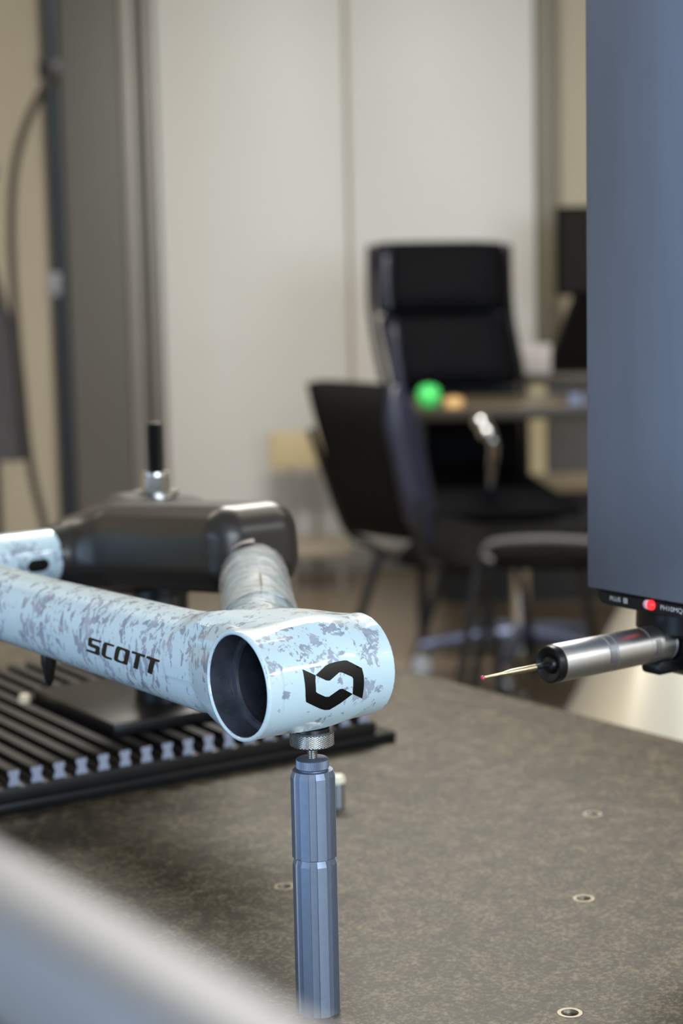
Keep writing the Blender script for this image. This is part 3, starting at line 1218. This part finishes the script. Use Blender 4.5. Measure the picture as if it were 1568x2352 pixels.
# ------------------------------------------------------------------ blurred rail close to the camera
rl = thing('guard_rail', 'pale grey rounded metal rail very close to the lens, crossing the lower corner', 'rail', (-.0353, .3078, G), math.radians(35.0))
RT = 1.0905 - G
obj('bar', bbox((-.020, -.36, RT - .026), (0, .36, RT), .006, 4), RAIL, rl)
obj('lower_bar', bbox((-.014, -.36, RT - .06), (0, .36, RT - .026), .003), BLACK, rl)
for b in (-.33, .33):
    obj('post', bbox((-.016, b - .012, 0), (-.002, b + .012, RT - .06), .003), RAIL, rl)


# ------------------------------------------------------------------ chairs, desk and the far things
def bar(bm, a, b, w):
    tube(bm, [a, b], w, 10)


def pad(parent, name, c00, c10, c11, c01, th, m, bulge=.02, n=8):
    """upholstered pad: four front corners, thickness towards the back, swollen"""
    c00, c10, c11, c01 = map(Vector, (c00, c10, c11, c01))
    nrm = (c10 - c00).cross(c01 - c00).normalized()
    bm = bmesh.new()
    fr, bk = [], []
    for j in range(n + 1):
        rf, rb = [], []
        for i in range(n + 1):
            u, v = i / n, j / n
            e = (1 - abs(2 * u - 1) ** 6) * (1 - abs(2 * v - 1) ** 6)
            # pull the corners in a little so the outline is rounded
            uu = u + (0.5 - u) * .035 * abs(2 * v - 1) ** 6
            vv = v + (0.5 - v) * .035 * abs(2 * u - 1) ** 6
            p = c00 * (1 - uu) * (1 - vv) + c10 * uu * (1 - vv) + c11 * uu * vv + c01 * (1 - uu) * vv
            rf.append(bm.verts.new(p + nrm * (th / 2 + bulge * e - th * .35 * (1 - e))))
            rb.append(bm.verts.new(p - nrm * (th / 2 + bulge * .3 * e - th * .35 * (1 - e))))
        fr.append(rf)
        bk.append(rb)
    for j in range(n):
        for i in range(n):
            bm.faces.new((fr[j][i], fr[j][i + 1], fr[j + 1][i + 1], fr[j + 1][i]))
            bm.faces.new((bk[j][i], bk[j + 1][i], bk[j + 1][i + 1], bk[j][i + 1]))
    for i in range(n):
        bm.faces.new((fr[0][i], bk[0][i], bk[0][i + 1], fr[0][i + 1]))
        bm.faces.new((fr[n][i], fr[n][i + 1], bk[n][i + 1], bk[n][i]))
        bm.faces.new((fr[i][0], fr[i + 1][0], bk[i + 1][0], bk[i][0]))
        bm.faces.new((fr[i][n], bk[i][n], bk[i + 1][n], fr[i + 1][n]))
    return obj(name, bm, m, parent, angle=1.2)


# tall office chair facing the camera behind the desk
OY = 5.75
oc = thing('office_chair', 'tall black leather office chair with two back cushions and chrome base behind the desk', 'chair')
pad(oc, 'back_shell', at(945, 1100, OY - .0), at(1204, 1090, OY - .0), at(1160, 552, OY + .14), at(852, 556, OY + .14), .02, BLACK_P, .0)
for u0, u1, y0, y1 in ((870, 896, 566, 712), (882, 912, 730, 888)):
    pad(oc, 'side_bolster', at(u0 + (16 if y0 > 700 else 2), y1, OY - .075), at(u1 + (16 if y0 > 700 else 2), y1, OY - .095), at(u1, y0, OY - .05), at(u0, y0, OY - .03), .02, SIDE, .006, 5)
pad(oc, 'back_cushion', at(862, 722, OY), at(1163, 716, OY), at(1158, 556, OY + .07), at(858, 558, OY + .07), .07, LEATHER, .014)
pad(oc, 'back_cushion', at(902, 892, OY - .06), at(1192, 884, OY - .06), at(1163, 722, OY), at(866, 728, OY), .07, LEATHER, .014)
pad(oc, 'back_cushion', at(952, 1095, OY - .08), at(1198, 1085, OY - .08), at(1192, 890, OY - .06), at(902, 898, OY - .06), .07, LEATHER, .02)
s0, s1 = at(930, 1185, OY - .55), at(1345, 1178, OY - .55)
pad(oc, 'seat', s0, s1, at(1215, 1105, OY - .05), at(950, 1110, OY - .05), .08, LEATHER, .02)
bm = bmesh.new()
tube(bm, smooth_path([at(850, 565, OY + .09), at(853, 720, OY + .03), at(885, 890, OY - .03), at(945, 1095, OY - .05), at(985, 1150, OY - .1)]), .012, 10)
obj('back_frame', bm, BLACK, oc)
bm = bmesh.new()
tube(bm, smooth_path([at(1166, 562, OY + .12), at(1172, 716, OY + .06), at(1200, 886, OY - .01), at(1208, 1090, OY - .03), at(1205, 1150, OY - .1)]), .012, 10)
obj('back_frame', bm, BLACK, oc)
bm = bmesh.new()
tube(bm, smooth_path([at(1120, 1150, OY - .5), at(1128, 1090, OY - .6), at(1133, 1030, OY - .66), at(1126, 1000, OY - .66), at(1108, 978, OY - .6), at(1075, 970, OY - .1)]), .013, 12)
obj('armrest', bm, CHROME, oc)
for x_, y_ in ((1104, 970), (1117, 993)):  # chrome balls added to make the bright glints of the armrest tube
    q_ = at(x_, y_, OY - .68)
    bm = bmesh.new()
    bmesh.ops.create_uvsphere(bm, u_segments=24, v_segments=16, radius=.024)
    o_ = obj('armrest_glint_ball', bm, CHROME, oc, angle=2)
    o_.location = q_
# column and five-star base
bc = at(1197, 1540, OY - .45)
bm = bmesh.new()
lathe(bm, [(.034, .06), (.034, .11), (.026, .115), (.026, .30), (.019, .31), (.019, .40)], (bc.x, bc.y, 0), n=28)
obj('gas_column', bm, CHROME, oc)
for k in range(5):
    a = math.radians(183 + 72 * k)
    e = Vector((bc.x + .29 * math.cos(a), bc.y + .29 * math.sin(a), .085))
    bm = bmesh.new()
    tube(bm, [(bc.x, bc.y, .115), (bc.x + .15 * math.cos(a), bc.y + .15 * math.sin(a), .108), e], [.03, .022, .016], 12)
    lg = obj('base_arm', bm, BASEARM, oc)
    bm = bmesh.new()
    for s in (-1, 1):
        lathe(bm, [(.012, -.009), (.028, -.008), (.029, 0), (.028, .008), (.012, .009)],
              (e.x - math.sin(a) * s * .013, e.y + math.cos(a) * s * .013, .029), (-math.sin(a), math.cos(a), 0), 20)
    tube(bm, [(e.x, e.y, .085), (e.x, e.y, .029)], .008, 8)
    obj('caster', bm, SATIN, lg)


# stacking chairs
def stack_chair(name, label, back, seat, legs, group):
    t = thing(name, label, 'chair', (0, 0, 0), 0, group)
    pad(t, 'backrest', *back, .055, FABRIC, .012)
    q0, q1 = Vector(back[1]), Vector(back[2])
    off = (q1 - Vector(back[3])).normalized() * .022
    pad(t, 'lit_side_edge', q0 - off, q0 + off, q1 + off, q1 - off, .085, SIDE, .008, 5)  # backrest edge, its blue light carried by the material colour
    pad(t, 'seat', *seat, .06, FABRIC, .015)
    for a, b in legs:
        bm = bmesh.new()
        tube(bm, [a, b], .0125, 10)
        obj('leg', bm, BLACK_P, t)
    return t


def foot(x, y, x2, y2, Y):
    """a leg through two pixels at depth Y, carried down to the floor"""
    a, b = at(x, y, Y), at(x2, y2, Y)
    d = (b - a)
    return a, a + d * (a.z / (a.z - b.z))


CY = 4.75
leg_rn = foot(1098, 1300, 1060, 1550, CY - .1)
leg_rf = foot(872, 1270, 826, 1420, CY + .2)
leg_fn = foot(1140, 1250, 1132, 1300, CY + .12)
leg_ff = foot(1040, 1235, 1020, 1300, CY + .62)
vc = stack_chair('stacking_chair', 'black stacking chair seen from behind its tilted backrest in front of the desk',
                 (at(796, 1220, CY + .12), at(980, 1246, CY - .12), at(905, 884, CY - .16), at(704, 872, CY + .12)),
                 (at(905, 1290, CY + .10), at(1112, 1310, CY - .12), at(1150, 1240, CY + .12), at(1010, 1195, CY + .45)),
                 [leg_rn, leg_rf, leg_fn, leg_ff], None)
bm = bmesh.new()
tube(bm, smooth_path([at(712, 985, CY + .16), at(742, 1070, CY + .17), at(780, 1180, CY + .18), at(806, 1226, CY + .18), at(850, 1250, CY + .18), at(905, 1285, CY + .16)]), .011, 10)
obj('back_support', bm, BLACK_P, vc)
bm = bmesh.new()
tube(bm, smooth_path([at(960, 1150, CY - .16), at(965, 1220, CY - .16), at(975, 1280, CY - .15), at(1010, 1300, CY - .14)]), .011, 10)
obj('back_support', bm, BLACK_P, vc)
CB = 4.75
vb = stack_chair('stacking_chair', 'black chair by the desk, its seat half hidden by the machine quill', 
                 (at(1500, 1220, CB - .1), at(1440, 1180, CB + .3), at(1480, 900, CB + .35), at(1560, 920, CB - .05)),
                 (at(1122, 1290, CB - .05), at(1380, 1288, CB - .2), at(1440, 1240, CB + .15), at(1140, 1243, CB + .35)),
                 [foot(1114, 1330, 1150, 1580, CB - .03), foot(1333, 1310, 1397, 1640, CB - .15),
                  foot(1440, 1270, 1470, 1500, CB + .1), foot(1180, 1240, 1190, 1300, CB + .5)], None)
tube_pts = smooth_path([at(1130, 1290, CB - .07), at(1112, 1275, CB - .06), at(1122, 1252, CB - .07), at(1160, 1242, CB - .09), at(1260, 1238, CB - .14), at(1375, 1244, CB - .21)])
obj('lit_seat_edge', tube(bmesh.new(), tube_pts, .0085, 10), RIM, vb)  # tube added to draw the lit front edge of the seat
bm = bmesh.new()
tube(bm, [at(1440, 1275, CB + .1), at(1455, 1180, CB + .12)], .011, 10)
obj('back_support', bm, BLACK_P, vb)

# desk between them
DY = 5.16
dl, dr = at(950, 940, DY), at(1620, 905, DY)
dz = 0.775
dk = thing('desk', 'long dark desk with brown edge in front of the tall office chair', 'desk')
obj('tabletop', bbox((dl.x, DY, dz - .028), (dr.x, DY + .50, dz), .004), mat('glossy_brown_desk', (98, 87, 74), .3, 0, .05, 12), dk)
obj('edge_band', bbox((dl.x, DY - .004, dz - .030), (dr.x, DY, dz + .001), .001), mat('dark_edge', (40, 36, 30), .4, 0, .05, 12), dk)
obj('leg', bbox((dl.x + .02, DY + .42, 0), (dl.x + .05, DY + .45, dz - .028)), BLACK_P, dk)
obj('leg', bbox((dr.x - .06, DY + .05, 0), (dr.x - .03, DY + .08, dz - .028)), BLACK_P, dk)

# sideboard behind with the pale things on it
SY = 6.35
a, b = at(1195, 860, SY), at(1600, 860, SY)
sb_top = a.z
sbd = thing('sideboard', 'low grey and cream sideboard against the far wall behind the desk', 'sideboard')
obj('top', bbox((a.x - .02, SY - .02, sb_top - .03), (b.x, SY + .45, sb_top), .004), DESK, sbd)
zt2, zt3, zt4 = at(1220, 968, SY).z, at(1220, 1088, SY).z, at(1220, 1130, SY).z
x9 = at(990, 1100, SY).x
obj('side_panel', bbox((a.x + .03, SY, zt3), (a.x + .085, SY + .42, sb_top - .03)), mat('cream_laminate', (190, 178, 142), .5, 0, .02, 6), sbd)
obj('front_panel', bbox((a.x + .09, SY + .01, zt3), (b.x - .02, SY + .42, zt2)), mat('charcoal_laminate', (72, 70, 68), .5, 0, .03, 6), sbd)
obj('drawer_rail', bbox((a.x + .09, SY + .03, zt2), (b.x - .02, SY + .42, sb_top - .03)), DESK, sbd)
obj('low_shelf', bbox((x9, SY - .03, zt4), (b.x, SY + .44, zt3), .004), mat('tan_laminate', (120, 106, 84), .5, 0, .03, 6), sbd)
obj('plinth', bbox((x9 + .04, SY + .05, 0), (b.x - .02, SY + .42, zt4)), mat('black_plinth', (26, 25, 24), .6, 0, .03, 6), sbd)
# monitor on its wedge stand
mo = thing('monitor', 'black flat monitor on a black sloped stand beside the quill', 'monitor')
m0, m1 = at(1277, 680, SY + .1), at(1500, 470, SY + .1)
obj('screen', bbox((m0.x, SY + .08, m0.z), (m1.x, SY + .12, m1.z), .006), MATT, mo)
obj('screen_glass', bbox((m0.x + .015, SY + .077, m0.z + .015), (m1.x - .015, SY + .081, m1.z - .015)), mat('dark_glass', (20, 18, 15), .6, 0, .02, 5, spec=.2), mo)
bm = bmesh.new()
q0 = [at(1258, 868, SY + .1), at(1520, 868, SY + .1), at(1450, 672, SY + .1), at(1325, 672, SY + .1)]
prism(bm, [(v.x, v.z) for v in q0], SY + .09, SY + .2, lambda u, v, w_: Vector((u, w_, max(v, sb_top))))
obj('stand', bm, MATT, mo, smooth=False)
pp = at(1226, 860, SY + .05)
pb = thing('paper_stack', 'upright stack of pale papers on the sideboard left of the monitor', 'papers', (pp.x, SY + .02, sb_top))
obj('cover', bbox((-.05, 0, 0), (.055, .012, .10), .002), PAPER, pb)
obj('sheets', bbox((-.046, .013, 0), (.050, .03, .096), .001), mat('pinkish_paper', (186, 168, 166), .7, 0, .05, 12), pb)

# small things on the desk
pp = at(985, 930, DY + .06)
gb = thing('green_cup', 'small round bright green pot on the left end of the desk', 'pot', (pp.x, DY + .06, dz))
obj('cup_body', lathe(bmesh.new(), [(.014, 0), (.024, .004), (.033, .018), (.036, .032), (.033, .046), (.030, .050)], n=28), GREEN, gb)
obj('lid', lathe(bmesh.new(), [(.031, .05), (.031, .053), (.024, .062), (.012, .067), (.003, .068)], n=28), GREEN, gb)
pp = at(1042, 930, DY + .06)
ab_ = thing('glow_pot', 'small amber stand-in for a warm glow on the desk right of the green cup', 'pot', (pp.x, DY + .06, dz))  # warm glow on the desk put into the amber colour of a pot
obj('pot_body', lathe(bmesh.new(), [(.024, 0), (.028, .004), (.029, .022), (.022, .028)], n=28), GLOW_AMBER, ab_)
obj('lid', lathe(bmesh.new(), [(.023, .028), (.024, .030), (.006, .033)], n=28), GLOW_AMBER, ab_)
pp = at(1322, 930, DY + .05)
bcup = thing('grey_mug', 'small blue-grey mug on the desk beside the quill edge', 'mug', (pp.x, DY + .05, dz))
obj('mug_body', lathe(bmesh.new(), [(.018, 0), (.023, .003), (.024, .032), (.022, .032), (.02, .005), (.001, .004)], n=28, cap1=False), BLUECUP, bcup)
obj('handle', tube(bmesh.new(), smooth_path([(.023, 0, .026), (.036, 0, .022), (.034, 0, .010), (.022, 0, .007)], 5), .003, 8), BLUECUP, bcup)

# pale wooden chair against the back wall
WY = 6.85
wc = thing('wooden_chair', 'pale yellow wooden chair with thin grey legs against the white back wall', 'chair')
a, b = at(618, 1080, WY), at(760, 990, WY)
obj('backrest', bbox((a.x, WY, a.z), (b.x, WY + .03, b.z), .012, 3), WOOD, wc)
bm = bmesh.new()
zs = at(720, 1245, WY).z
obj('seat', bbox((a.x + .05, WY - .24, zs - .02), (b.x + .06, WY + .02, zs + .02), .008), mat('grey_seat', (165, 155, 140), .6, 0, .04, 12), wc)
for lx, ly in ((b.x - .06, WY + .015), (a.x + .08, WY + .015), (b.x + .03, WY - .22), (a.x + .08, WY - .22)):
    hi = a.z + .03 if ly > WY else zs
    obj('leg', tube(bmesh.new(), [(lx, ly, 0), (lx, ly, hi)], .011, 10), POST, wc)

# flared metal pedestal behind the probe
p = at(1545, 1600, 4.3)
pe = thing('pedestal_stool', 'polished flared metal pedestal standing behind the probe head', 'stool', (p.x, 4.3, 0))
bm = bmesh.new()
lathe(bm, [(.30, 0), (.305, .012), (.285, .05), (.235, .15), (.175, .27), (.125, .37), (.075, .46), (.045, .52), (.04, .62)], n=64)
obj('flared_base', bm, mat('polished_steel', (230, 226, 214), .28, .8, .02, 6), pe)
bm = bmesh.new()
lathe(bm, [(.05, .62), (.145, .625), (.15, .635), (.15, .66), (.14, .675), (.02, .68)], n=48)
obj('seat', bm, LEATHER, pe)

# left edge: steel pole, hose, coat on a stand
LY = 6.0
a = at(130, 0, LY)
b = at(160, 1150, LY)
po = thing('steel_pole', 'dark steel pole from floor to ceiling in front of the grey wall panel', 'pole', (b.x, LY, 0))
obj('shaft', lathe(bmesh.new(), [(.028, 0), (.028, ZC)], n=24), DARKPOLE, po)
obj('bracket', bbox((-.036, -.033, at(140, 680, LY).z), (.005, .02, at(140, 625, LY).z), .006), DARKB, po)
obj('hose_clip', bbox((-.04, -.034, at(130, 180, LY).z), (.03, .03, at(130, 140, LY).z), .004), BLACK_P, po)
pts = [at(x, y, LY - .06) for x, y in ((128, 165), (88, 225), (52, 310), (32, 400), (26, 520), (30, 640), (40, 780), (52, 900), (62, 1010), (78, 1110), (100, 1200))]
pts += [Vector((pts[-1].x + .03, pts[-1].y, .2)), Vector((pts[-1].x + .05, pts[-1].y, .02))]
ho = obj('hanging_hose', tube(bmesh.new(), smooth_path(pts), .013, 10), HOSE)
tag(ho, 'thin dark hose looping down from the steel pole', 'hose')
cs = at(6, 1100, LY + .1)
st = thing('coat_stand', 'thin black coat stand behind the hanging grey coat', 'coat stand', (cs.x - .02, cs.y, 0))
obj('stem', lathe(bmesh.new(), [(.013, 0.02), (.013, 1.55)], n=16), BLACK_P, st)
obj('foot', lathe(bmesh.new(), [(.17, 0), (.17, .015), (.02, .03)], n=32), BLACK_P, st)
obj('hook', tube(bmesh.new(), smooth_path([(0, 0, 1.5), (.03, -.03, 1.46), (.05, -.05, 1.48), (.055, -.06, 1.52)], 5), .008, 8), BLUECUP, st)
bm = bmesh.new()
rows = []
zt_, zb_ = at(20, 520, LY).z, at(40, 1055, LY).z
for i in range(25):
    v = i / 24
    z = zt_ + (zb_ - zt_) * v
    wx = .03 + .07 * min(1, v * 2.2) + .02 * v
    rows.append([bm.verts.new((cs.x - .035 + wx * math.cos(2 * PI * k / 28) + .02 * v, cs.y - .11 + (.03 + .045 * v) * math.sin(2 * PI * k / 28) + .012 * math.sin(k * 1.6 + v * 2), z)) for k in range(28)])
for a_, b_ in zip(rows, rows[1:]):
    for k in range(28):
        bm.faces.new((a_[k], a_[(k + 1) % 28], b_[(k + 1) % 28], b_[k]))
bm.faces.new(rows[0][::-1])
bm.faces.new(rows[-1])
co = obj('grey_coat', bm, COAT)
tag(co, 'dark grey coat hanging at the left edge', 'coat')
